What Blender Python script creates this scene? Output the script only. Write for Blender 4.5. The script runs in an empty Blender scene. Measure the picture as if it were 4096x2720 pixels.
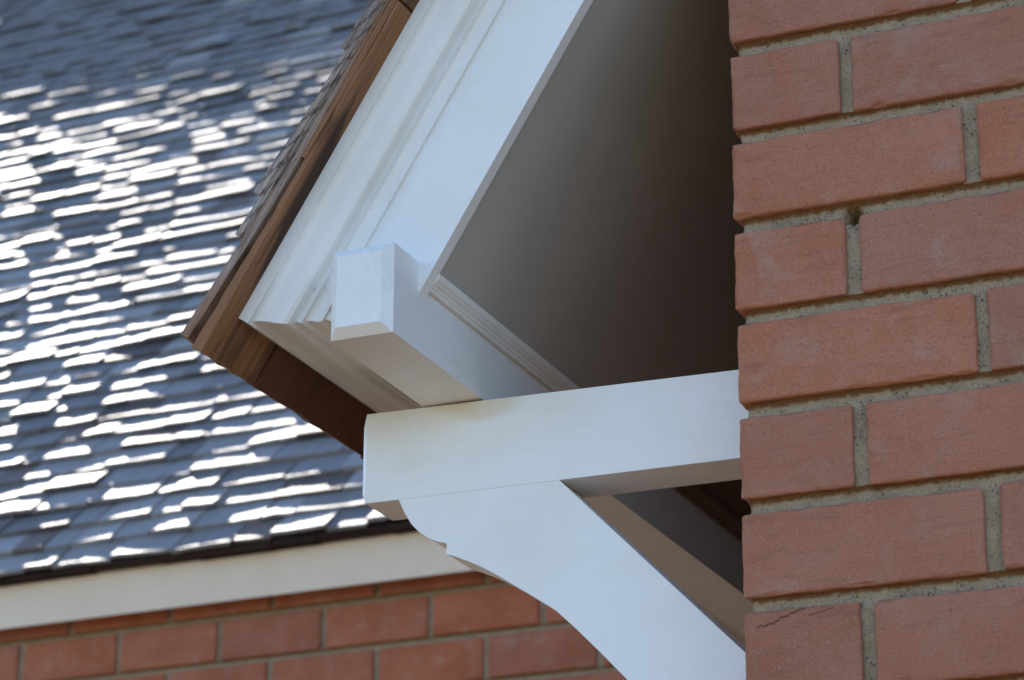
import bpy, bmesh, math, random
from mathutils import Vector, Matrix, noise
random.seed(11)
sc = bpy.context.scene
COL = sc.collection
rad = math.radians
EYE = 1.55                                   # camera height above the ground; heights below are given above the eye

# ------------------------------------------------------------------ camera
cam_d = bpy.data.cameras.new("camera")
cam = bpy.data.objects.new("camera", cam_d); COL.objects.link(cam)
Rv = Vector((0.91674, 0.39946, 0.00439)); Uv = Vector((0.13647, -0.32348, 0.93634)); Fv = Vector((-0.37545, 0.85778, 0.35106))
cam.matrix_world = Matrix(((Rv.x, Uv.x, -Fv.x, 0), (Rv.y, Uv.y, -Fv.y, 0), (Rv.z, Uv.z, -Fv.z, EYE), (0, 0, 0, 1)))
cam_d.sensor_width = 36.0; cam_d.lens = 100.04
cam_d.clip_start = 0.05; cam_d.clip_end = 1000
cam_d.dof.use_dof = True; cam_d.dof.focus_distance = 2.44; cam_d.dof.aperture_fstop = 11.0
sc.camera = cam

# ------------------------------------------------------------------ light
SUN_EL, SUN_AZ = 37.9, -45.0                 # azimuth from +Y, positive towards +X
w = bpy.data.worlds.new("World"); sc.world = w; w.use_nodes = True
nt = w.node_tree; nt.nodes.clear()
out = nt.nodes.new("ShaderNodeOutputWorld"); bg = nt.nodes.new("ShaderNodeBackground"); sky = nt.nodes.new("ShaderNodeTexSky")
sky.sky_type = 'NISHITA'; sky.sun_disc = False
sky.sun_elevation = rad(SUN_EL); sky.sun_rotation = rad(SUN_AZ)
sky.altitude = 100; sky.air_density = 1.0; sky.dust_density = 0.1; sky.ozone_density = 4.5
bg.inputs[1].default_value = 0.15
nt.links.new(sky.outputs[0], bg.inputs[0]); nt.links.new(bg.outputs[0], out.inputs[0])
sun_d = bpy.data.lights.new("sun", 'SUN'); sun_d.energy = 4.6; sun_d.angle = rad(0.55); sun_d.color = (1.0, 0.93, 0.84)
sun = bpy.data.objects.new("sun", sun_d); COL.objects.link(sun)
sv = Vector((math.sin(rad(SUN_AZ)) * math.cos(rad(SUN_EL)), math.cos(rad(SUN_AZ)) * math.cos(rad(SUN_EL)), math.sin(rad(SUN_EL))))
sun.rotation_euler = sv.to_track_quat('Z', 'Y').to_euler(); sun.location = (-6, 6, 9)
sc.view_settings.view_transform = 'Standard'; sc.view_settings.look = 'None'
sc.view_settings.exposure = 1.25; sc.view_settings.gamma = 1.0; sc.view_settings.use_curve_mapping = False

# ------------------------------------------------------------------ materials
class NG:
    """small helper for node materials"""
    def __init__(s, name):
        s.m = bpy.data.materials.new(name); s.m.use_nodes = True
        s.t = s.m.node_tree; s.p = s.t.nodes["Principled BSDF"]
        s.tc = s.t.nodes.new("ShaderNodeTexCoord"); s.oi = s.t.nodes.new("ShaderNodeObjectInfo")
    def link(s, a, b): s.t.links.new(a, b)
    def val(s, sock, v):
        if hasattr(v, 'is_linked'): s.link(v, sock)
        else: sock.default_value = v
    def mp(s, scale=(1, 1, 1), src=None, rnd=True, rot=(0, 0, 0)):
        n = s.t.nodes.new("ShaderNodeMapping"); n.inputs['Scale'].default_value = scale; n.inputs['Rotation'].default_value = rot
        s.link(src or s.tc.outputs['Object'], n.inputs['Vector'])
        if rnd:
            k = s.t.nodes.new("ShaderNodeVectorMath"); k.operation = 'SCALE'; k.inputs[0].default_value = (37.1, 91.7, 53.3)
            s.link(s.oi.outputs['Random'], k.inputs['Scale']); s.link(k.outputs[0], n.inputs['Location'])
        return n.outputs[0]
    def noise(s, vec, scale, detail=4, rough=0.55, dist=0.0):
        n = s.t.nodes.new("ShaderNodeTexNoise"); n.inputs['Scale'].default_value = scale; n.inputs['Detail'].default_value = detail
        n.inputs['Roughness'].default_value = rough; n.inputs['Distortion'].default_value = dist; s.link(vec, n.inputs['Vector'])
        return n.outputs['Fac']
    def voro(s, vec, scale, feat='F1'):
        n = s.t.nodes.new("ShaderNodeTexVoronoi"); n.feature = feat; n.inputs['Scale'].default_value = scale; s.link(vec, n.inputs['Vector'])
        return n.outputs['Distance']
    def wave(s, vec, scale, dist=4, dscale=1.0, dirn='Z'):
        n = s.t.nodes.new("ShaderNodeTexWave"); n.bands_direction = dirn; n.inputs['Scale'].default_value = scale
        n.inputs['Distortion'].default_value = dist; n.inputs['Detail'].default_value = 3; n.inputs['Detail Scale'].default_value = dscale
        s.link(vec, n.inputs['Vector']); return n.outputs['Fac']
    def ramp(s, fac, a, b, ca=0.0, cb=1.0):
        n = s.t.nodes.new("ShaderNodeMapRange"); n.clamp = True; n.interpolation_type = 'SMOOTHSTEP'
        for i, v in zip((1, 2, 3, 4), (a, b, ca, cb)): n.inputs[i].default_value = v
        s.link(fac, n.inputs[0]); return n.outputs[0]
    def math(s, op, a, b=0.0):
        n = s.t.nodes.new("ShaderNodeMath"); n.operation = op; s.val(n.inputs[0], a); s.val(n.inputs[1], b); return n.outputs[0]
    def mix(s, fac, a, b, mode='MIX'):
        n = s.t.nodes.new("ShaderNodeMix"); n.data_type = 'RGBA'; n.blend_type = mode
        s.val(n.inputs[0], fac)
        for sock, v in ((n.inputs[6], a), (n.inputs[7], b)):
            if hasattr(v, 'is_linked'): s.link(v, sock)
            else: sock.default_value = (*v, 1) if len(v) == 3 else v
        return n.outputs[2]
    def xyz(s, src=None):
        n = s.t.nodes.new("ShaderNodeSeparateXYZ"); s.link(src or s.tc.outputs['Object'], n.inputs[0]); return n.outputs
    def bump(s, h, strength=0.4, dist=0.002, prev=None):
        n = s.t.nodes.new("ShaderNodeBump"); n.inputs['Strength'].default_value = strength; n.inputs['Distance'].default_value = dist
        s.link(h, n.inputs['Height'])
        if prev: s.link(prev, n.inputs['Normal'])
        return n.outputs[0]
    def finish(s, col, rough=0.6, nrm=None, spec=0.5):
        s.val(s.p.inputs['Base Color'], col if hasattr(col, 'is_linked') else (*col, 1))
        s.val(s.p.inputs['Roughness'], rough); s.p.inputs['Specular IOR Level'].default_value = spec
        if nrm: s.link(nrm, s.p.inputs['Normal'])
        return s.m

def paint(name, grain=(6, 300, 300), stain=None, base=(0.80, 0.80, 0.775), amt=0.25, grime=0.5, streaks=0.035):
    g = NG(name)
    v = g.mp(grain); fine = g.noise(v, 1.0, 3, 0.6)
    soft = g.noise(g.mp((1, 1, 1)), 14, 4, 0.6)
    col = g.mix(g.ramp(soft, 0.35, 0.75), base, tuple(b * c for b, c in zip(base, (0.95, 0.94, 0.90))))
    streak = g.noise(g.mp(tuple(x * 0.35 for x in grain)), 1.0, 2)
    col = g.mix(g.math('MULTIPLY', g.ramp(streak, 0.50, 0.72), streaks), col, (0.50, 0.47, 0.40))
    sp = g.voro(g.mp((1, 1, 1)), 95); pick = g.noise(g.mp((1, 1, 1)), 22, 2)
    spots = g.math('MULTIPLY', g.ramp(sp, 0.10, 0.05), g.ramp(pick, 0.62, 0.70))
    col = g.mix(g.math('MULTIPLY', spots, 0.7 * grime), col, (0.10, 0.075, 0.045))
    if stain:
        for (c, sx, sz, amount, tint) in stain:
            o = g.xyz(); dx = g.math('DIVIDE', g.math('SUBTRACT', o[0], c[0]), sx); dz = g.math('DIVIDE', g.math('SUBTRACT', o[2], c[1]), sz)
            d = g.math('ADD', g.math('MULTIPLY', dx, dx), g.math('MULTIPLY', dz, dz))
            d = g.math('ADD', d, g.math('MULTIPLY', g.math('SUBTRACT', soft, 0.5), 0.9))
            col = g.mix(g.math('MULTIPLY', g.ramp(d, 1.0, 0.0), amount), col, tint)
    if amt > 0.3: col = g.mix(g.math('MULTIPLY', g.ramp(g.noise(g.mp(grain, src=g.mp((1, 1, 1), rot=(0, 0.45, 0)), rnd=False), 1.0, 3), 0.46, 0.66), 0.20), col, (0.58, 0.57, 0.53))
    n1 = g.bump(fine, amt, 0.0006); n2 = g.bump(g.noise(g.mp((1, 1, 1)), 60, 3), 0.10, 0.002, n1)
    return g.finish(col, g.ramp(soft, 0.3, 0.7, 0.42, 0.52), n2, 0.45)

def brick_mat(name, base, lo, hi, far=False, cracks=()):
    g = NG(name); v = g.mp((1, 1, 1))
    big = g.noise(v, 12 if not far else 16, 4, 0.6); mid = g.noise(g.mp((1, 1, 1.6)), 70, 5, 0.65, 0.6); fine = g.noise(v, 560, 4, 0.75)
    col = g.mix(g.ramp(big, 0.32, 0.68), lo, hi)
    col = g.mix(g.math('MULTIPLY', g.ramp(mid, 0.45, 0.75), 0.55), col, base)
    bloom = g.math('MULTIPLY', g.ramp(g.noise(v, 26, 5, 0.7), 0.50, 0.76), 0.55)
    col = g.mix(bloom, col, (0.40, 0.27, 0.22))
    tint = g.math('SUBTRACT', g.oi.outputs['Random'], 0.5)
    hs = g.t.nodes.new("ShaderNodeHueSaturation"); g.link(col, hs.inputs['Color'])
    g.link(g.math('ADD', g.math('MULTIPLY', tint, 0.17), 1.0), hs.inputs['Value']); g.link(g.math('ADD', g.math('MULTIPLY', tint, 0.09), 1.0), hs.inputs['Saturation'])
    col = hs.outputs[0]
    speck = g.ramp(fine, 0.56, 0.70); col = g.mix(g.math('MULTIPLY', speck, 0.5), col, (0.50, 0.36, 0.30))
    dark = g.ramp(fine, 0.47, 0.32); col = g.mix(g.math('MULTIPLY', dark, 0.55), col, (0.13, 0.06, 0.045))
    pit = g.math('MULTIPLY', g.ramp(g.voro(v, 260), 0.24, 0.06), g.ramp(g.noise(v, 38, 3), 0.55, 0.68))
    col = g.mix(g.math('MULTIPLY', pit, 0.40), col, (0.06, 0.035, 0.03))
    drag = g.noise(g.mp((22, 60, 150), rot=(0, 0.35, 0)), 1.0, 5, 0.7, 0.8)      # drag marks of the wire cut
    col = g.mix(g.math('MULTIPLY', g.ramp(drag, 0.47, 0.34), 0.28 if not far else 0.2), col, (0.17, 0.085, 0.062))
    mid = g.math('ADD', mid, g.math('MULTIPLY', drag, 0.8))
    h = g.math('SUBTRACT', g.math('ADD', g.math('MULTIPLY', mid, 0.7), g.math('MULTIPLY', fine, 0.5)), g.math('MULTIPLY', pit, 0.4))
    o = g.xyz()
    for (a, b, c, x0, x1, wd) in cracks:      # hairline cracks z = a + b x + wobble inside the brick face
        wob = g.math('MULTIPLY', g.math('SUBTRACT', g.noise(g.mp((1, 0, 0), rnd=False), 70, 4, 0.7), 0.5), c)
        d = g.math('ABSOLUTE', g.math('SUBTRACT', o[2], g.math('ADD', g.math('ADD', g.math('MULTIPLY', o[0], b), a), wob)))
        k = g.math('MULTIPLY', g.ramp(d, wd, wd * 0.25), g.math('MULTIPLY', g.math('GREATER_THAN', o[0], x0), g.math('LESS_THAN', o[0], x1)))
        col = g.mix(g.math('MULTIPLY', k, 0.65), col, (0.05, 0.03, 0.025)); h = g.math('SUBTRACT', h, k)
    n = g.bump(h, 0.85, 0.0020)
    return g.finish(col, 0.88, n, 0.25)

def mortar_mat(name, z_phase, joint, tone=(0.47, 0.42, 0.34), stain_shade=(0.22, 0.125, 0.045)):
    g = NG(name); v = g.mp((1, 1, 1), rnd=False)
    a = g.noise(v, 40, 5, 0.65); f = g.noise(v, 520, 4, 0.7)
    col = g.mix(g.ramp(a, 0.35, 0.7), tone, tuple(t * 0.74 for t in tone))
    col = g.mix(g.math('MULTIPLY', g.ramp(f, 0.55, 0.7), 0.45), col, (0.60, 0.55, 0.46))
    col = g.mix(g.math('MULTIPLY', g.ramp(f, 0.46, 0.34), 0.75), col, (0.10, 0.085, 0.065))
    o = g.xyz()
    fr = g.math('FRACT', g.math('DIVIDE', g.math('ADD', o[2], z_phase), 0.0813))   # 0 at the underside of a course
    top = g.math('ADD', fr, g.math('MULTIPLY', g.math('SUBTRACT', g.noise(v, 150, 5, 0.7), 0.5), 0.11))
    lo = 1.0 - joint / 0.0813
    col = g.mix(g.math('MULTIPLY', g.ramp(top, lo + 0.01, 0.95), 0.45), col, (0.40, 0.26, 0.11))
    st = g.ramp(top, lo + 0.075, 0.955); col = g.mix(g.math('MULTIPLY', st, 0.92), col, stain_shade)  # brick-dust stain under each course, with contact shade painted into it
    gr = g.math('MULTIPLY', g.ramp(g.voro(v, 240), 0.34, 0.14), g.ramp(g.noise(v, 80, 3), 0.50, 0.58)); col = g.mix(g.math('MULTIPLY', gr, 0.85), col, (0.06, 0.055, 0.05))
    return g.finish(col, 0.95, g.bump(g.math('ADD', g.math('MULTIPLY', f, 0.9), g.noise(v, 180, 4, 0.7)), 1.0, 0.0035), 0.15)

def wood(name, a, b, grain=(9, 160, 420), dark=(0.05, 0.022, 0.010), stain=0.35, rough=0.7, spec=0.35, bscale=0.0009, sfreq=(9, 22, 40), grey=0.0, lines=0.5, rings=False, blot=None):
    g = NG(name); v = g.mp(grain); f = g.noise(v, 1.0, 4, 0.65); big = g.noise(g.mp((6, 22, 60)), 1.0, 4, 0.6)
    col = g.mix(g.ramp(f, 0.3, 0.7), a, b)
    if grey: col = g.mix(g.math('MULTIPLY', g.ramp(big, 0.35, 0.6), grey), col, (0.40, 0.34, 0.295))
    col = g.mix(g.math('MULTIPLY', g.ramp(f, 0.53, 0.40), lines), col, tuple(x * 0.22 for x in a))
    if rings:       # growth rings cut obliquely by the split edge
        wv = g.wave(g.mp((1, 0.35, 2.2)), 26, 3.0, 6.0, 'DIAGONAL')
        col = g.mix(g.math('MULTIPLY', g.ramp(wv, 0.30, 0.05), 0.75), col, tuple(x * 0.38 for x in b))
    st = g.ramp(g.noise(g.mp(sfreq), 1.0, 4, 0.6, 0.4), 0.50, 0.66)
    col = g.mix(g.math('MULTIPLY', st, stain), col, dark)
    if blot:        # weathered black blotch along the edge
        dd = g.math('ABSOLUTE', g.math('DIVIDE', g.math('SUBTRACT', g.xyz()[0], blot[0]), blot[1]))
        dd = g.math('ADD', dd, g.math('MULTIPLY', g.math('SUBTRACT', g.noise(g.mp((5, 60, 60), rnd=False), 1.0, 4, 0.6), 0.5), 2.6))
        ins = g.ramp(g.xyz()[1], 0.004, 0.012)
        col = g.mix(g.math('MULTIPLY', g.math('MULTIPLY', g.ramp(dd, 1.0, 0.45), ins), 0.93), col, dark)
    hs = g.t.nodes.new("ShaderNodeHueSaturation"); g.link(col, hs.inputs['Color'])
    g.link(g.ramp(g.oi.outputs['Random'], 0, 1, 0.85, 1.15), hs.inputs['Value'])
    n = g.bump(f, 0.8, bscale)
    return g.finish(hs.outputs[0], rough, n, spec)

def silver_shake(name):
    g = NG(name)
    f = g.noise(g.mp((190, 9, 30)), 1.0, 4, 0.65); big = g.noise(g.mp((14, 14, 14)), 1.0, 3)
    col = g.mix(g.ramp(f, 0.3, 0.7), (0.31, 0.305, 0.30), (0.19, 0.185, 0.18))
    col = g.mix(g.math('MULTIPLY', g.ramp(big, 0.5, 0.75), 0.4), col, (0.24, 0.18, 0.14))
    brown = g.ramp(g.oi.outputs['Random'], 0.90, 0.94)
    col = g.mix(g.math('MULTIPLY', brown, 0.75), col, (0.10, 0.062, 0.045))
    hs = g.t.nodes.new("ShaderNodeHueSaturation"); g.link(col, hs.inputs['Color'])
    g.link(g.ramp(g.math('FRACT', g.math('MULTIPLY', g.oi.outputs['Random'], 7.31)), 0, 1, 0.6, 1.15), hs.inputs['Value'])
    return g.finish(hs.outputs[0], g.ramp(f, 0.2, 0.8, 0.52, 0.64), g.bump(f, 0.4, 0.0010), 0.17)

M = {}
M['paint'] = paint("white_paint", (6, 300, 300), amt=0.10)
M['paint_rake'] = paint("white_paint_rake", (3, 160, 160), amt=0.05, grime=0.35)
M['paint_end'] = paint("white_paint_end_grain", (520, 60, 42), amt=0.9)
M['paint_beam'] = paint("white_paint_beam", (7, 260, 260), amt=0.29, grime=0.9, streaks=0.07,
                        stain=[((-0.075, 0.045), 0.05, 0.022, 0.55, (0.62, 0.50, 0.28)), ((-0.18, 0.050), 0.11, 0.035, 0.22, (0.66, 0.58, 0.42))])
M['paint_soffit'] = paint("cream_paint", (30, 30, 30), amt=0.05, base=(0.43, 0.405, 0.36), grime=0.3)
M['paint_far'] = paint("eaves_paint", (20, 60, 60), amt=0.03, base=(0.83, 0.79, 0.71), grime=0.2)
M['brick'] = brick_mat("red_brick", (0.365, 0.158, 0.094), (0.385, 0.147, 0.080), (0.42, 0.178, 0.108))
M['brick_crack'] = brick_mat("red_brick_cracked", (0.355, 0.148, 0.086), (0.375, 0.137, 0.072), (0.41, 0.168, 0.098),
                             cracks=[(0.0322, 0.34, 0.016, -0.037, 0.003, 0.0009), (0.026, 0.16, 0.006, 0.006, 0.026, 0.0005)])
M['brick_crack2'] = brick_mat("red_brick_split", (0.355, 0.148, 0.086), (0.375, 0.137, 0.072), (0.41, 0.168, 0.098),
                             cracks=[(0.0255, 0.12, 0.010, -0.032, 0.036, 0.0006), (-0.001, 0.55, 0.010, 0.018, 0.045, 0.0005)])
M['brick_far'] = brick_mat("red_brick_far", (0.375, 0.130, 0.064), (0.35, 0.113, 0.053), (0.42, 0.152, 0.082), far=True)  # brick of the far wall, its own red
M['mortar'] = mortar_mat("sand_mortar", -0.0013, 0.0135, tone=(0.52, 0.395, 0.26), stain_shade=(0.185, 0.066, 0.012))
M['mortar_far'] = mortar_mat("sand_mortar_far", 0.0, 0.011, tone=(0.45, 0.365, 0.245))  # mortar of the far wall, its own tone
M['shake'] = wood("weathered_cedar", (0.38, 0.285, 0.215), (0.24, 0.165, 0.12), grain=(5, 150, 620), stain=0.35, sfreq=(14, 40, 120), grey=0.85, lines=0.8, rings=True)
M['shake_brown'] = wood("brown_cedar", (0.33, 0.178, 0.095), (0.19, 0.088, 0.042), grain=(5, 150, 560), stain=0.5, sfreq=(16, 40, 110), grey=0.55, lines=0.6)
M['starter'] = wood("bare_cedar", (0.33, 0.160, 0.070), (0.19, 0.083, 0.032), grain=(3.5, 190, 560), dark=(0.030, 0.014, 0.008), stain=0.6, sfreq=(6.5, 40, 40), lines=0.6, blot=(0.272, 0.095))
M['starter_dark'] = wood("dark_cedar", (0.15, 0.060, 0.028), (0.10, 0.040, 0.020), stain=0.5)
M['tile'] = silver_shake("silvered_shake")
g = NG("paving"); M['ground'] = g.finish(g.mix(g.ramp(g.noise(g.mp((1, 1, 1), rnd=False), 3, 6, 0.6), 0.3, 0.7), (0.21, 0.165, 0.105), (0.17, 0.13, 0.085)), 0.9, g.bump(g.noise(g.mp((1, 1, 1), rnd=False), 60, 4), 0.4, 0.01), 0.2)

# ------------------------------------------------------------------ objects
WORLD = {}
def link(name, data, mat, parent, mw, smooth=False):
    o = bpy.data.objects.new(name, data); COL.objects.link(o)
    if parent is not None:
        o.parent = parent; o.matrix_local = WORLD[parent.name].inverted() @ mw
    else: o.matrix_local = mw
    WORLD[o.name] = mw
    return o
def mesh(verts, faces, mat, smooth=False, name="mesh"):
    me = bpy.data.meshes.new(name); me.from_pydata([tuple(v) for v in verts], [], faces); me.update()
    bm = bmesh.new(); bm.from_mesh(me); bmesh.ops.recalc_face_normals(bm, faces=bm.faces); bm.to_mesh(me); bm.free()
    if mat: me.materials.append(mat)
    if smooth: me.shade_smooth()
    return me
def part(name, verts, faces, mat, parent, origin=None, smooth=False):
    """verts in scene coordinates above the eye; origin likewise"""
    vs = [Vector(v) for v in verts]
    if origin is None: origin = sum(vs, Vector()) / len(vs)
    o = Vector(origin)
    me = mesh([v - o for v in vs], faces, mat, smooth, name)
    return link(name, me, mat, parent, Matrix.Translation(o + Vector((0, 0, EYE))))
def thing(name, loc, label, cat, rotz=0.0):
    o = bpy.data.objects.new(name, None); COL.objects.link(o); o.empty_display_size = 0.2
    mw = Matrix.Translation(Vector(loc)) @ Matrix.Rotation(rotz, 4, 'Z'); o.matrix_local = mw; WORLD[o.name] = mw
    o['label'] = label; o['category'] = cat
    return o
def prism(poly, axis_vec):
    """closed prism: poly is a list of 3D points, extruded by axis_vec"""
    n = len(poly); v = [Vector(p) for p in poly] + [Vector(p) + Vector(axis_vec) for p in poly]
    f = [tuple(range(n)), tuple(range(2 * n - 1, n - 1, -1))] + [(i, (i + 1) % n, n + (i + 1) % n, n + i) for i in range(n)]
    return v, f
def box(x0, x1, y0, y1, z0, z1):
    return prism([(x0, y0, z0), (x1, y0, z0), (x1, y0, z1), (x0, y0, z1)], (0, y1 - y0, 0))
def rounded_box(sx, sy, sz, cell, r, amp, freq, seed, chip=0.0):
    """box with rounded, slightly irregular edges"""
    def axis(s): 
        n = max(2, round(s / cell)); t = [-s / 2 + s * i / n for i in range(n + 1)]
        for e in (0.35 * r, r): t += [-s / 2 + e, s / 2 - e]
        t = sorted(t); o = [t[0]]
        for q in t[1:]:
            if q - o[-1] > 0.25 * r: o.append(q)
        o[-1] = s / 2
        return o
    X, Y, Z = axis(sx), axis(sy), axis(sz); ids = {}; V = []; Fc = []
    off = Vector((seed * 3.7, seed * 1.3, seed * 7.1))
    def vid(p):
        k = (round(p[0], 6), round(p[1], 6), round(p[2], 6))
        if k not in ids:
            q = Vector(p); h = Vector((sx / 2 - r, sy / 2 - r, sz / 2 - r))
            c = Vector([max(-h[i], min(h[i], q[i])) for i in range(3)]); d = q - c
            nrm = d.normalized() if d.length > 1e-9 else Vector((0, 0, 0))
            on_edge = sum(1 for i in range(3) if abs(q[i]) > h[i] + 1e-6) >= 2
            if d.length > 0: q = c + nrm * r
            a = amp * (noise.noise(q * freq + off) + 0.5 * noise.noise(q * freq * 3.1 + off) + 0.35 * noise.noise(q * freq * 7.3 + off))
            if on_edge and chip:
                e = noise.noise(q * 55 + off * 2); a -= chip * max(0.0, e - 0.12) * 2.2
            q = q + nrm * a; ids[k] = len(V); V.append(q)
        return ids[k]
    for (A, B, mk) in ((X, Z, lambda a, b, s: (a, s * sy / 2, b)), (Y, Z, lambda a, b, s: (s * sx / 2, a, b)), (X, Y, lambda a, b, s: (a, b, s * sz / 2))):
        for s in (-1, 1):
            for i in range(len(A) - 1):
                for j in range(len(B) - 1):
                    Fc.append((vid(mk(A[i], B[j], s)), vid(mk(A[i + 1], B[j], s)), vid(mk(A[i + 1], B[j + 1], s)), vid(mk(A[i], B[j + 1], s))))
    return V, Fc
def join_stuff(parts_list):
    V = []; Fc = []
    for v, f in parts_list:
        n = len(V); V += [tuple(x) for x in v]; Fc += [tuple(i + n for i in q) for q in f]
    return V, Fc

# ------------------------------------------------------------------ ground
gr = part("ground", *box(-300, 300, -300, 300, -EYE - 0.5, -EYE), M['ground'], None); gr['kind'] = 'structure'

M['absorber_dark'] = NG("absorber_dark").finish((0.045, 0.032, 0.022), 0.95, None, 0.2)
bed = part("bounce_absorber", *box(-1.5, 0.6, 1.1, 4.14, -EYE - 0.2, -EYE + 0.03), M['absorber_dark'], None); bed['kind'] = 'structure'  # unseen dark slab, added to cut the ground bounce into the soffit

# ------------------------------------------------------------------ near house
Y1 = 2.073; XC = -0.7065; C = 0.0813; ZB = 0.6009; JOINT = 0.0126
TH = rad(58.35); u = Vector((math.cos(TH), 0, math.sin(TH))); n = Vector((math.sin(TH), 0, -math.cos(TH))); W0 = -1.43163
house = thing("gabled_house", (XC, Y1, 0), "red brick gabled house with white rake boards, bracket and cedar roof edge in the foreground", "house")
def UW(uu, ww, y): return u * uu + n * (ww + W0) + Vector((0, y, 0))

# wall: mortar body with raked joints, bricks proud of it
ztop_l = 1.50
v, f = prism([(XC + 0.0055, Y1 + 0.30, -EYE), (1.6, Y1 + 0.30, -EYE), (1.6, Y1 + 0.30, 1.50), (XC + 0.0055, Y1 + 0.30, 1.50)], (0, 0.04, 0))
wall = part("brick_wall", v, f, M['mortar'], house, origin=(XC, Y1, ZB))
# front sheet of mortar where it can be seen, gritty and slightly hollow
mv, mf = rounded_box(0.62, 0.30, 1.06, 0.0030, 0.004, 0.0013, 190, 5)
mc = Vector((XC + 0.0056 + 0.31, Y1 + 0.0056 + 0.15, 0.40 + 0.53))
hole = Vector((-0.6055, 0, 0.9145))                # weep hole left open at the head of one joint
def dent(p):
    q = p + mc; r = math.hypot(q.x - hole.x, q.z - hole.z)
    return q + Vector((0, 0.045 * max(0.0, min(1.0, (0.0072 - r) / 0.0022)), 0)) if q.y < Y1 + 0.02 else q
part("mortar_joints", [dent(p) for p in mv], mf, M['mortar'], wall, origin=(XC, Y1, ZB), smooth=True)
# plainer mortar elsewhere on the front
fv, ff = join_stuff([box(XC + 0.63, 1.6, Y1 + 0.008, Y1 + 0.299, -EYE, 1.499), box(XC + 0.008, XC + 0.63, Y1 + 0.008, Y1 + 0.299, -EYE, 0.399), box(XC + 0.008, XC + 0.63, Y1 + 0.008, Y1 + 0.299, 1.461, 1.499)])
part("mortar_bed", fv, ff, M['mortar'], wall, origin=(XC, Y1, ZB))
field = []
k = 0
XR, ZR = 0.455, 3.33                              # ridge of the gable
for i in range(-26, 33):
    z0 = ZB + C * i; z1 = z0 + C - JOINT
    head = (i % 2 != 0)
    x = XC; first = True
    while x < 1.5:
        L = (0.0951 if head else 0.1978) if first else 0.1948
        x1 = x + L; first = False
        if x < -0.30 and -2 <= i <= 7:
            k += 1
            depth = 0.194 if (head and x == XC) else 0.0909
            jx, jz, jy = random.uniform(-.0006, .0006), random.uniform(-.0006, .0006), random.uniform(-.0007, .0007)
            bv, bf = rounded_box(L + random.uniform(-.0008, .0012), depth, C - JOINT + random.uniform(-.0008, .0006), 0.0036, random.uniform(0.0020, 0.0036), 0.0009, 46, k, chip=0.0022)
            crk = head and x == XC and i == -1
            mt = (M['brick_crack'] if i == -1 else M['brick_crack2']) if crk else M['brick']
            b = link("brick", mesh(bv, bf, mt, True, "brick"), mt, wall,
                     Matrix.Translation((x + L / 2 + jx, Y1 + depth / 2 + jy, (z0 + z1) / 2 + jz + EYE)) @ Matrix.Rotation(rad(random.uniform(-.25, .25)), 4, 'Y') @ Matrix.Rotation(rad(random.uniform(-.3, .3)), 4, 'Z'))
            if crk: b['label'] = "cracked half brick at the wall corner"
        elif i < 11 or (x > XC + (XR - XC) * (z1 - 1.5) / (ZR - 1.5) and x1 < 1.598 - (1.598 - XR) * (z1 - 1.5) / (ZR - 1.5)):
            field.append(box(x, x1, Y1, Y1 + 0.0905, z0, z1))
        x = x1 + 0.0116
    y = Y1 + (0.2064 if head else 0.1033)
    while y < 2.3 and i < 11:
        field.append(box(XC, XC + 0.0905, y, y + 0.194, z0, z1)); y += 0.2064
fv, ff = join_stuff(field)
bs = part("brickwork", fv, ff, M['brick'], wall); bs['kind'] = 'stuff'

# gable above the frame and the far slope of the roof
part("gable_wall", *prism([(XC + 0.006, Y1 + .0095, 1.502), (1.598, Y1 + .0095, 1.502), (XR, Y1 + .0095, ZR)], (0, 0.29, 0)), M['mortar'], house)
part("roof_slope", *prism([(XR + .03, 2.02, ZR + .02), (XR + .03, 2.02, ZR + .14), (XR + 1.75, 2.02, ZR + .14 - 1.75 * math.tan(TH)), (XR + 1.75, 2.02, ZR + .02 - 1.75 * math.tan(TH))], (0, 2.55, 0)), M['shake'], house)
M['dark'] = wood("shade_screen_dark", (0.035, 0.024, 0.018), (0.025, 0.016, 0.012), stain=0.2)
V, Fc = join_stuff([box(-0.56, -0.52, Y1 + .345, 4.55, -EYE, 2.0), box(XC - .04, -0.56, 4.45, 4.55, -EYE, 1.6)])
part("shade_screen", V, Fc, M['dark'], house)  # unseen dark panels, added to keep light off the soffit and purlin side

# rake mouldings: front curve of the mitre, swept up the rake and back along the eave
FC = [(-1.1387, 2.0111, 0.881), (-1.1341, 2.0111, 0.8781), (-1.1294, 2.0113, 0.8751), (-1.1289, 2.0168, 0.878), (-1.1256, 2.0192, 0.8792), (-1.1197, 2.0198, 0.8784), (-1.1127, 2.0196, 0.8766), (-1.1061, 2.0197, 0.8747), (-1.1005, 2.0206, 0.8735), (-1.097, 2.0232, 0.8737), (-1.0949, 2.0274, 0.8754), (-1.0939, 2.031, 0.8775), (-1.0927, 2.032, 0.8781), (-1.0853, 2.0258, 0.8735), (-1.0845, 2.028, 0.8748), (-1.0827, 2.0306, 0.8766), (-1.08, 2.0318, 0.8771), (-1.075, 2.0312, 0.8757), (-1.07, 2.0296, 0.8737), (-1.0669, 2.0296, 0.8744), (-1.0658, 2.033, 0.8767), (-1.0625, 2.0322, 0.8755), (-1.0588, 2.0306, 0.8728), (-1.0557, 2.0306, 0.871)]
FC = [Vector(p) for p in FC]
EXT = 3.02
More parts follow.
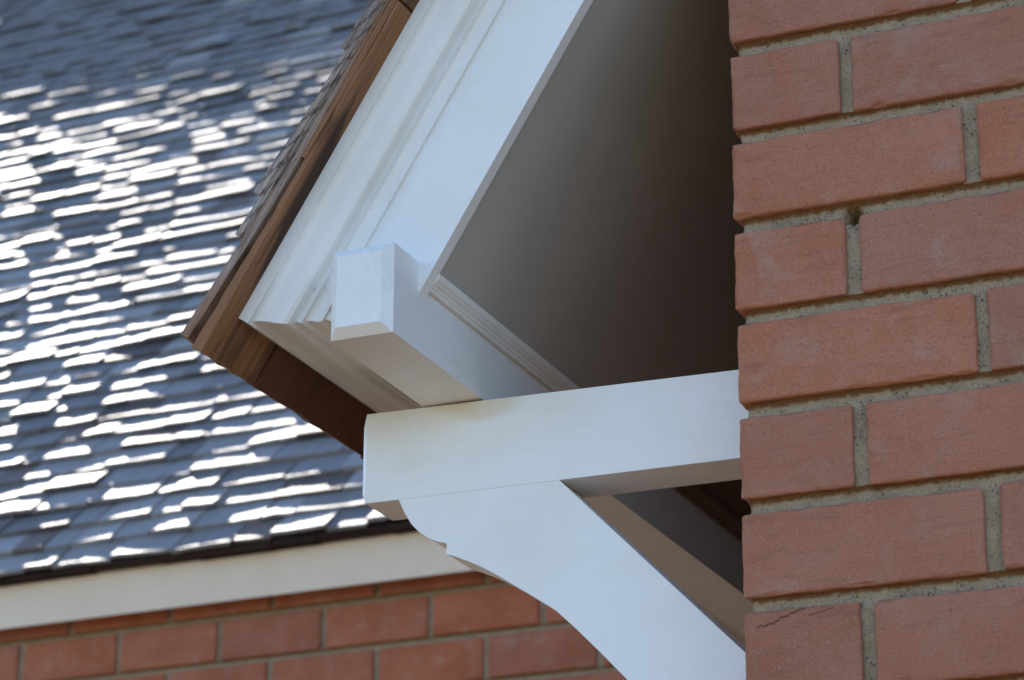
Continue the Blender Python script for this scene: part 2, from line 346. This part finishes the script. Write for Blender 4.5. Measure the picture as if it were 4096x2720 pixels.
# smooth profile for the sweep up the rake: only distance w and depth matter
V = []; Fc = []
m = len(FC)
for p in FC: V.append(p)
for p in FC: V.append(p + u * EXT)
V.append(FC[-1] + Vector((0, 0.02, 0)) + u * .02); V.append(FC[-1] + Vector((0, 0.02, 0)) + u * EXT); V.append(FC[0] + Vector((0, 0.034, 0)) + u * .02); V.append(FC[0] + Vector((0, 0.034, 0)) + u * EXT)
for i in range(m - 1): Fc.append((i, i + 1, m + i + 1, m + i))
Fc += [(m - 1, 2 * m, 2 * m + 1, 2 * m - 1), (2 * m, 2 * m + 2, 2 * m + 3, 2 * m + 1), (2 * m + 2, 0, m, 2 * m + 3)]
rk = part("rake_moulding", V, Fc, M['paint_rake'], house)
rk.data.shade_smooth()
def sharp_by_angle(o, a):
    bm = bmesh.new(); bm.from_mesh(o.data)
    for e in bm.edges:
        if len(e.link_faces) == 2 and e.calc_face_angle(0) > rad(a): e.smooth = False
    bm.to_mesh(o.data); bm.free()
sharp_by_angle(rk, 24)
# eave moulding, same front curve run back along the eave
LEN = 2.4
EP = FC[:]
EPB = [Vector((p.x, 2.0306 + LEN, p.z)) for p in EP]
V = EP + EPB; Fc = [(i, i + 1, m + i + 1, m + i) for i in range(m - 1)]
c0 = len(V)
V += [Vector((-1.064, 2.0306, .905)), Vector((-1.064, 2.0306 + LEN, .905)), Vector((FC[0].x, 2.025, .905)), Vector((FC[0].x, 2.0306 + LEN, .905))]
Fc += [(m - 1, c0, c0 + 1, 2 * m - 1), (0, m, c0 + 3, c0 + 2), (c0, c0 + 2, c0 + 3, c0 + 1)]
em = part("eave_moulding", V, Fc, M['paint_rake'], house); em.data.shade_smooth(); sharp_by_angle(em, 28)
part("eave_fillet", *box(-1.0655, -1.030, 2.052, 4.43, .881, .893), M['paint'], house)
# rake board
def board(w0, w1, y0, y1, u0, u1): return prism([UW(u0, w0, y0), UW(u1, w0, y0), UW(u1, w1, y0), UW(u0, w1, y0)], (0, y1 - y0, 0))
DW = 0.00893                                # offset of the board faces from the cedar underside
zc = 0.883
def u_at(z, ww): return (z - (n.z * (ww + W0))) / u.z
v, f = prism([UW(u_at(zc, .062 + DW), .062 + DW, 2.0308), UW(3.15, .062 + DW, 2.0308), UW(3.08, .1272 + DW, 2.0308), UW(u_at(zc, .1272 + DW), .1272 + DW, 2.0308)], (0, 0.0135, 0))
part("rake_board", v, f, M['paint_rake'], house)
# soffit boards: sheathing under the rafters, three wide boards running up the slope
M['soffit_deep'] = paint("soffit_paint_shade", (30, 30, 30), amt=0.05, base=(0.15, 0.095, 0.075), grime=0.3)  # deep-end soffit paint, darkened so its colour carries the shade
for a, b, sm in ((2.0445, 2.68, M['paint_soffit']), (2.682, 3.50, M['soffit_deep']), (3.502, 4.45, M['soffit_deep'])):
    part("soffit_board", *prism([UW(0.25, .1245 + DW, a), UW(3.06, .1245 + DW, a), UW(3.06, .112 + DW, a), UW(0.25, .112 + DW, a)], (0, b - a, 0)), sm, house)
# purlin with a chamfered end
px0, px1, pz0, pz1, py, ch = -1.0335, -0.9758, 0.8346, 0.9147, 1.9830, 0.008
V = [(px0 + ch, py - ch, pz0 + ch), (px1 - ch, py - ch, pz0 + ch), (px1 - ch, py - ch, pz1 - ch), (px0 + ch, py - ch, pz1 - ch),
     (px0, py, pz0), (px1, py, pz0), (px1, py, pz1), (px0, py, pz1), (px0, 4.45, pz0), (px1, 4.45, pz0), (px1, 4.45, pz1), (px0, 4.45, pz1)]
Fq = [(0, 1, 2, 3)] + [(i, (i + 1) % 4, 4 + (i + 1) % 4, 4 + i) for i in range(4)]
# body (grain along its length) and painted end
pur = part("purlin", V[4:], [(0, 1, 2, 3), (4, 5, 6, 7), (0, 1, 5, 4), (1, 2, 6, 5), (2, 3, 7, 6), (3, 0, 4, 7)], paint("white_paint_purlin", (260, 7, 260), amt=0.28, grime=1.0, streaks=0.08), house)
part("chamfered_end", V[:8], Fq, M['paint_end'], pur)
# bed moulding between purlin and soffit
BM = [(-0.9758, .8935), (-0.9718, .8930), (-0.9712, .8955), (-0.9700, .8962), (-0.9688, .8985), (-0.9672, .8990), (-0.9655, .9010), (-0.9640, .9018), (-0.9620, .9065), (-0.9758, .920)]
part("bed_moulding", *prism([(x, 2.0446, z) for x, z in BM], (0, 0.36, 0)), M['paint'], house)
part("bed_moulding", *prism([(x, 2.4052, z) for x, z in BM], (0, 2.03, 0)), M['soffit_deep'], house)  # deep run behind the bracket, shade painted in by the darkened soffit colour
# bracket: beam with chamfered end, curved brace
bx0, bx1, by0, by1, bz0, bz1 = -1.0885, XC + 0.004, 2.1630, 2.2195, 0.7507, 0.8344
c1, c2 = 0.0052, 0.0105
bk = thing("wall_bracket", (0, 0, 0), "", ""); 
del bk['label']; del bk['category']
bk.parent = house; bk.matrix_local = WORLD[house.name].inverted() @ Matrix.Translation((XC, 2.19, EYE + 0.75)); WORLD[bk.name] = Matrix.Translation((XC, 2.19, EYE + 0.75))
bk.name = "wall_bracket"
V = [(bx0, by0, bz0), (bx0, by1, bz0), (bx0, by1, bz1), (bx0, by0, bz1), (bx0 - c1, by0 + c1, bz0 + c2), (bx0 - c1, by1 - c1, bz0 + c2), (bx0 - c1, by1 - c1, bz1 - c2), (bx0 - c1, by0 + c1, bz1 - c2),
     (bx1, by0, bz0 - .0022), (bx1, by1, bz0 - .0022), (bx1, by1, bz1 - .0075), (bx1, by0, bz1 - .0075)]      # has sagged a little at the wall
Fq = [(4, 5, 6, 7), (0, 1, 5, 4), (1, 2, 6, 5), (2, 3, 7, 6), (3, 0, 4, 7), (0, 1, 9, 8), (1, 2, 10, 9), (2, 3, 11, 10), (3, 0, 8, 11), (8, 9, 10, 11)]
beam = part("bracket_beam", V, Fq, M['paint_beam'], bk, origin=(-0.90, 2.19, 0.7870))
BR = [(-1.0564, 0.7520), (-1.0548, .7490), (-1.0528, 0.7447), (-1.0500, .7383), (-1.0462, 0.7321), (-1.0433, .7273), (-1.0397, 0.7231), (-1.0357, .7190), (-1.0311, 0.7156), (-1.0260, .7120), (-1.0206, 0.7092), (-1.0147, .7069), (-1.0088, 0.7052),
      (-1.0080, .7040), (-1.0087, 0.6962), (-1.0080, .6953), (-0.9995, 0.6920), (-0.987, 0.6863), (-.9766, .6810), (-0.9663, 0.6750), (-.9560, .6686), (-0.9459, 0.6618), (-0.9236, 0.6468), (-0.9105, 0.6378), (-0.9050, .6338), (-0.8857, 0.6152), (-0.8622, 0.5908), (-0.8391, 0.5660),
      (-.8050, .5270), (-.7700, .4830), (-.7400, .4420), (-.7200, .4120), (XC + .004, .3830), (XC + .004, .5458), (-0.9042, .7520)]
v, f = prism([(x, 2.1636, z) for x, z in BR], (0, 0.0535, 0))
part("curved_brace", v, f, paint("white_paint_brace", (120, 300, 120), amt=0.22, grime=0.8, streaks=0.03), bk)

# cedar roof: starter course and shakes (local x up the slope, y along the eave, z out of the roof)
roof = part("roof_deck", *prism([UW(.20, .001, 2.056), UW(3.22, .001, 2.056), UW(3.22, .100, 2.056), UW(.24, .100, 2.056)], (0, 2.5, 0)), M['paint_soffit'], house)
def slope_mw(uu, ww, y):
    p = UW(uu, ww, y) + Vector((0, 0, EYE)); a = u; b = Vector((0, 1, 0)); c = -n
    return Matrix(((a.x, b.x, c.x, p.x), (a.y, b.y, c.y, p.y), (a.z, b.z, c.z, p.z), (0, 0, 0, 1)))
def shake_mesh(us, bs, ts, width, mat, seed, rough=0.0008, ny=8):
    """tapered split shake; us = stations up the slope, bs / ts = heights of its underside and top out of the roof"""
    V = []; off = Vector((seed * 5.3, seed * 2.1, 0)); nx = 26
    L = us[-1] - us[0]
    def lerp(tab, q):
        for k in range(len(us) - 1):
            if q <= us[k + 1] + 1e-9: return tab[k] + (tab[k + 1] - tab[k]) * (q - us[k]) / (us[k + 1] - us[k])
        return tab[-1]
    for s in (0, 1):
        for i in range(nx + 1):
            t = i / nx; q = us[0] + L * t
            for j in range(ny + 1):
                y = width * j / ny
                ragged = 0.0022 * noise.noise(Vector((y * 260, s * 3.0, 0)) + off) + 0.0018 * noise.noise(Vector((y * 60, 0, 0)) + off) if i == 0 else 0
                edge = 0.0011 * noise.noise(Vector((t * 14, 7, s * .6)) + off) + 0.0007 * noise.noise(Vector((t * 60, 3, s * 2)) + off) if j in (0, ny) else 0
                h = lerp(bs, q) if s == 0 else lerp(ts, q)
                h += rough * noise.noise(Vector((t * 11, y * 75, s * 9)) + off) * (1 if s else 0.25)
                V.append((q + ragged, y + edge, h))
    Fc = []; K = (nx + 1) * (ny + 1); I = lambda s, i, j: s * K + i * (ny + 1) + j
    for i in range(nx):
        for j in range(ny):
            for s in (0, 1): Fc.append((I(s, i, j), I(s, i + 1, j), I(s, i + 1, j + 1), I(s, i, j + 1)))
        for j in (0, ny): Fc.append((I(0, i, j), I(0, i + 1, j), I(1, i + 1, j), I(1, i, j)))
    for j in range(ny):
        for i in (0, nx): Fc.append((I(0, i, j), I(0, i, j + 1), I(1, i, j + 1), I(1, i, j)))
    return mesh(V, Fc, mat, False, "shake")
sid = 0
YC = 1.9872
def course(us, bs, ts, dy, widths, mats, yend=4.3):
    """one course of shakes laid side by side along the eave, the first one at the rake"""
    global sid
    y = YC + dy; q = 0
    while y < yend:
        wd = widths[q] if q < len(widths) else random.uniform(.13, .26)
        mt = mats[min(q, len(mats) - 1)]; sid += 1
        uq = [x + (random.uniform(-.002, .002) if q and k_ == 0 else 0) for k_, x in enumerate(us)]
        link("shake", shake_mesh(uq, bs, ts, wd, mt, sid), mt, roof, slope_mw(0, 0, y))
        y += wd + random.uniform(.003, .005); q += 1
ST, SD, SG, SB = M['starter'], M['starter_dark'], M['shake'], M['shake_brown']
course([.1108, .25, .46], [0, 0, .0004], [.0108, .0062, .0025], 0.0, [.0930, .225], [ST, SD])
course([.462, .62, .90], [0, 0, 0], [.0066, .0060, .003], 0.0, [.14, .2], [ST, SD])
course([.902, 1.2, 1.6], [0, 0, 0], [.0066, .0060, .003], 0.0, [.14, .2], [ST, SD])
course([.30, .42, .75], [.0050, .0030, .0072], [.0092, .0090, .0085], -.001, [.10], [ST])
course([.1150, .250, .52], [.0176, .0098, .0098], [.0268, .0182, .0124], -.0012, [.13, .17], [SB, SG])
course([.2135, .30, .56], [.0206, .0160, .0100], [.0278, .0215, .0125], -.0030, [.16], [SG])
course([.2533, .40, .66], [.0244, .0150, .0085], [.0318, .0215, .0110], -.0042, [.11, .2], [SG])
course([.4010, .56, .82], [.0202, .0140, .0085], [.0280, .0200, .0110], -.0042, [.15], [SG])
course([.52, .66, .90], [.0115, .0100, .007], [.0150, .0128, .009], -.003, [.15], [SB, SG])
course([.5500, .70, .97], [.0200, .0140, .0085], [.0280, .0200, .0110], -.0042, [.12], [SG])
course([.7000, .85, 1.2], [.0200, .0140, .0085], [.0280, .0200, .0110], -.0042, [.15], [SG])
course([.8500, 1.0, 1.4], [.0200, .0140, .0085], [.0280, .0200, .0110], -.0042, [.15], [SG])

# ------------------------------------------------------------------ far house
YF = 4.15; XP = -1.93
far = thing("shingled_house", (XP, YF, 0), "blurred house behind with steep dark shingle roof, cream eaves board and red brick wall", "house", rad(-1.5))
FM = WORLD[far.name]
def lpart(name, verts, faces, mat, parent, smooth=False):
    """verts: x along the wall from the pivot, y back into the house from the wall face, z above the eye"""
    vs = [Vector(v) + Vector((0, 0, EYE)) for v in verts]; o = sum(vs, Vector()) / len(vs)
    return link(name, mesh([v - o for v in vs], faces, mat, smooth, name), mat, parent, FM @ Matrix.Translation(o))
ZF = 1.2772
o3 = Vector((0, 0, ZF + EYE))
fv, ff = box(-3.2, 3.0, 0.006, 0.30, -EYE, 1.36)
fw = link("brick_wall", mesh([Vector(v) + Vector((0, 0, EYE)) - o3 for v in fv], ff, M['mortar_far'], False, "brick_wall"), None, far, FM @ Matrix.Translation(o3))
# shared brick mesh for the far wall
bv, bf = rounded_box(0.1925, 0.09, C - 0.011, 0.045, 0.003, 0.0004, 40, 3)
fb_me = mesh(bv, bf, M['brick_far'], True, "far_brick")
field = []
for i in range(-30, 2):
    z0 = ZF + C * i; off = 0.1017 if i % 2 == 0 else 0.0
    for jx in range(-17, 15):
        x = -1.963 - XP + 0.0055 + off + 0.2035 * jx
        if -3 <= i <= 0 and -1.15 < x < 0.75:
            link("brick", fb_me, None, fw, FM @ Matrix.Translation((x + 0.09625 + random.uniform(-.001, .001), 0.045 + random.uniform(-.001, .001), z0 + (C - 0.011) / 2 + EYE)))
        elif i < 1 and x > -3.2 and x < 2.8:
            field.append(box(x, x + 0.1925, 0.0, 0.09, z0, z0 + C - 0.011))
fv, ff = join_stuff(field)
bs = lpart("brickwork", fv, ff, M['brick_far'], fw); bs['kind'] = 'stuff'
# eaves board: sprung cornice between wall and shingles
EZ = 1.3453 / 4.02
v, f = prism([(-3.2, -0.090, EZ * 4.06 + .004), (-3.2, -0.045, 1.2860), (-3.2, 0.012, 1.3035), (-3.2, 0.012, 1.375), (-3.2, -0.085, 1.375)], (6.2, 0, 0))
lpart("eaves_board", v, f, M['paint_far'], far)
# roof: deck and shingles
RT = rad(45.0); ru = Vector((0, math.cos(RT), math.sin(RT))); rn = Vector((0, -math.sin(RT), math.cos(RT)))
E0 = Vector((0, -0.118, 1.3580)); EXP = 0.0726
RL = 5.2
M['strip'] = wood("blackened_strip", (0.05, 0.03, 0.022), (0.03, 0.02, 0.016), stain=0.3, rough=0.9, spec=0.1)
xs_ = -3.25
while xs_ < 3.0:                                  # doubled first course under the eave, each piece sawn a little differently
    wd_ = random.uniform(.07, .16); dz_ = random.uniform(-.0022, .0022); dy_ = random.uniform(-.003, .003)
    lpart("starter_shingle", *box(xs_, xs_ + wd_ - .003, -0.1115 + dy_, -0.085, 1.3512 + dz_, 1.3592), M['strip'], far)
    xs_ += wd_
LIE = 3.2                                         # degrees each shingle lies flatter than the roof
row_o, row_th = [], []; q = E0.copy()
for r_ in range(72):
    t_ = rad(46.2 - 0.4 * min(1.0, r_ / 16.0) + 3.2 * max(0.0, min(1.0, (r_ - 35) / 11.0)) ** 1.1); row_o.append(q.copy()); row_th.append(t_)
    q = q + Vector((0, math.cos(t_), math.sin(t_))) * EXP
prof = [row_o[k_] + Vector((0, math.sin(row_th[k_]), -math.cos(row_th[k_]))) * 0.010 for k_ in (0, 8, 16, 24, 32, 40, 48, 56, 64, 71)]
prof[0] = prof[0] + Vector((0, .012, .011))
V = [p_ + Vector((xx, 0, dz)) for dz in (0, -.012) for xx in (-3.3, 3.1) for p_ in prof]; m_ = len(prof)
Fc = []
for k_ in range(m_ - 1):
    Fc += [(k_, k_ + 1, m_ + k_ + 1, m_ + k_), (2 * m_ + k_, 3 * m_ + k_, 3 * m_ + k_ + 1, 2 * m_ + k_ + 1), (k_, 2 * m_ + k_, 2 * m_ + k_ + 1, k_ + 1), (m_ + k_, m_ + k_ + 1, 3 * m_ + k_ + 1, 3 * m_ + k_)]
Fc += [(0, m_, 3 * m_, 2 * m_), (m_ - 1, 3 * m_ - 1, 4 * m_ - 1, 2 * m_ - 1)]
fr = lpart("roof", V, Fc, M['tile'], far)
back = [prof[-1] + Vector((-3.3, 0, .01)), prof[-1] + Vector((3.1, 0, .01))]
V = back + [q_ + Vector((0, 3.67, -3.67)) for q_ in back]; V += [q_ - Vector((0, 0, .06)) for q_ in V]
lpart("back_slope", V, [(0, 1, 3, 2), (6, 7, 5, 4), (0, 1, 5, 4), (2, 3, 7, 6), (0, 2, 6, 4), (1, 3, 7, 5)], M['tile'], far)

def shingle_mesh(seed):
    """unit-width shingle, butt at y=0, top towards +y; cupped a little, butt edge ragged"""
    rnd = random.Random(seed); nx = 8; Lh = 0.185; V = []
    th = rnd.uniform(.0055, .0095)
    lip = rnd.uniform(0.02, 0.06); curl = rad(rnd.choice((0.0, 0.5, 1.5, 3.0)))
    x0 = rnd.uniform(-.1, 1.1); wdt = rnd.uniform(.4, 1.2); cup = rnd.uniform(-.0012, .0016)
    YS = [0.0805 * j / 12 for j in range(13)] + [0.11, 0.145, Lh]; ny = len(YS) - 1
    for s in (0, 1):
        for j in range(ny + 1):
            y = YS[j]
            for i in range(nx + 1):
                x = i / nx; k = math.exp(-((x - x0) / wdt) ** 2); t = max(0.0, lip - y)
                h = curl * (0.4 + 0.6 * k) * t + cup * (1 - (2 * x - 1) ** 2) * (1 - y / Lh)
                h += 0.0004 * noise.noise(Vector((x * 5, y * 24, seed)))
                rag = 0.0030 * noise.noise(Vector((x * 6, seed * 3.3, 0))) if j == 0 else 0
                V.append((x - .5, y + rag, (h + th * (1 - y / Lh)) if s else h))
    Fc = []; K = (nx + 1) * (ny + 1); I = lambda s, j, i: s * K + j * (nx + 1) + i
    for j in range(ny):
        for i in range(nx): Fc += [(I(1, j, i), I(1, j, i + 1), I(1, j + 1, i + 1), I(1, j + 1, i)), (I(0, j, i), I(0, j + 1, i), I(0, j + 1, i + 1), I(0, j, i + 1))]
        for i in (0, nx): Fc.append((I(0, j, i), I(0, j + 1, i), I(1, j + 1, i), I(1, j, i)))
    for i in range(nx):
        for j in (0, ny): Fc.append((I(0, j, i), I(0, j, i + 1), I(1, j, i + 1), I(1, j, i)))
    me = mesh([(x, y, z + 0.001) for x, y, z in V], Fc, M['tile'], True, "shingle")
    bm = bmesh.new(); bm.from_mesh(me)
    for e in bm.edges:
        if len(e.link_faces) == 2 and e.calc_face_angle(0) > rad(35): e.smooth = False
    bm.to_mesh(me); bm.free()
    return me
VAR = [shingle_mesh(q) for q in range(1, 41)]
cand = []; rest = []
focal = 11382.0 / 4.0
def to_px(p):
    d = p - Vector((0, 0, EYE)); z = d.dot(Fv); return 512 + focal * d.dot(Rv) / z, 340 - focal * d.dot(Uv) / z, z
for row in range(0, 66):
    x = -3.25 + random.uniform(0, .1); th_r = row_th[row]; o_r = row_o[row]
    du = Vector((0, math.cos(th_r), math.sin(th_r))); dn = Vector((0, -math.sin(th_r), math.cos(th_r)))
    while x < 3.0:
        wd = random.choice((random.uniform(.055, .085), random.uniform(.085, .125), random.uniform(.10, .15)))
        base = o_r + du * random.uniform(-.0040, .0040) + Vector((x + wd / 2, 0, EYE))
        lift = LIE + max(0.0, random.gauss(0.2, 1.3)) + (random.uniform(1.0, 3.0) if random.random() < .25 else 0)
        base = base + dn * (lift - LIE) * 0.0022
        tilt = Matrix.Rotation(rad(-lift), 4, 'X') @ Matrix.Rotation(rad(random.gauss(0, .9)), 4, 'Y')
        Mx = Matrix(((1, 0, 0, base.x), (0, du.y, dn.y, base.y), (0, du.z, dn.z, base.z), (0, 0, 0, 1))) @ tilt @ Matrix.Diagonal((wd - .003, 1, 1, 1))
        me = random.choice(VAR); mw = FM @ Mx
        qx, qy, qz = to_px(mw @ Vector((0, 0.03, 0)))
        edge = 430 - 0.55 * qy if qy < 330 else (190 + (qy - 330) * 1.55 if qy < 440 else 400)
        vis = -wd * 3000 / qz < qx < edge + 25 and -6 < qy < 600
        (cand if vis else rest).append((-(wd * EXP / qz ** 2) if vis else 0, me, mw, qx, qy))
        x += wd
cand.sort(key=lambda c: c[0])
for c in cand[:300]: link("shingle", c[1], None, fr, c[2])
sv_, sf_ = [], []
INV = (FM @ Matrix.Translation((0, 0, 0))).inverted()
for c in cand[300:] + [r_ for r_ in rest if -900 < r_[3] < 1500 and -700 < r_[4] < 800]:
    b = len(sv_); mm = INV @ c[2]
    sv_ += [mm @ vv.co for vv in c[1].vertices]; sf_ += [tuple(b + i for i in p.vertices) for p in c[1].polygons]
me = bpy.data.meshes.new("shingle_field"); me.from_pydata([tuple(p) for p in sv_], [], sf_); me.update(); me.materials.append(M['tile'])
so = link("shingle_field", me, None, fr, FM); so['kind'] = 'stuff'
print("shingles in view", len(cand), "stuff", len(sf_))
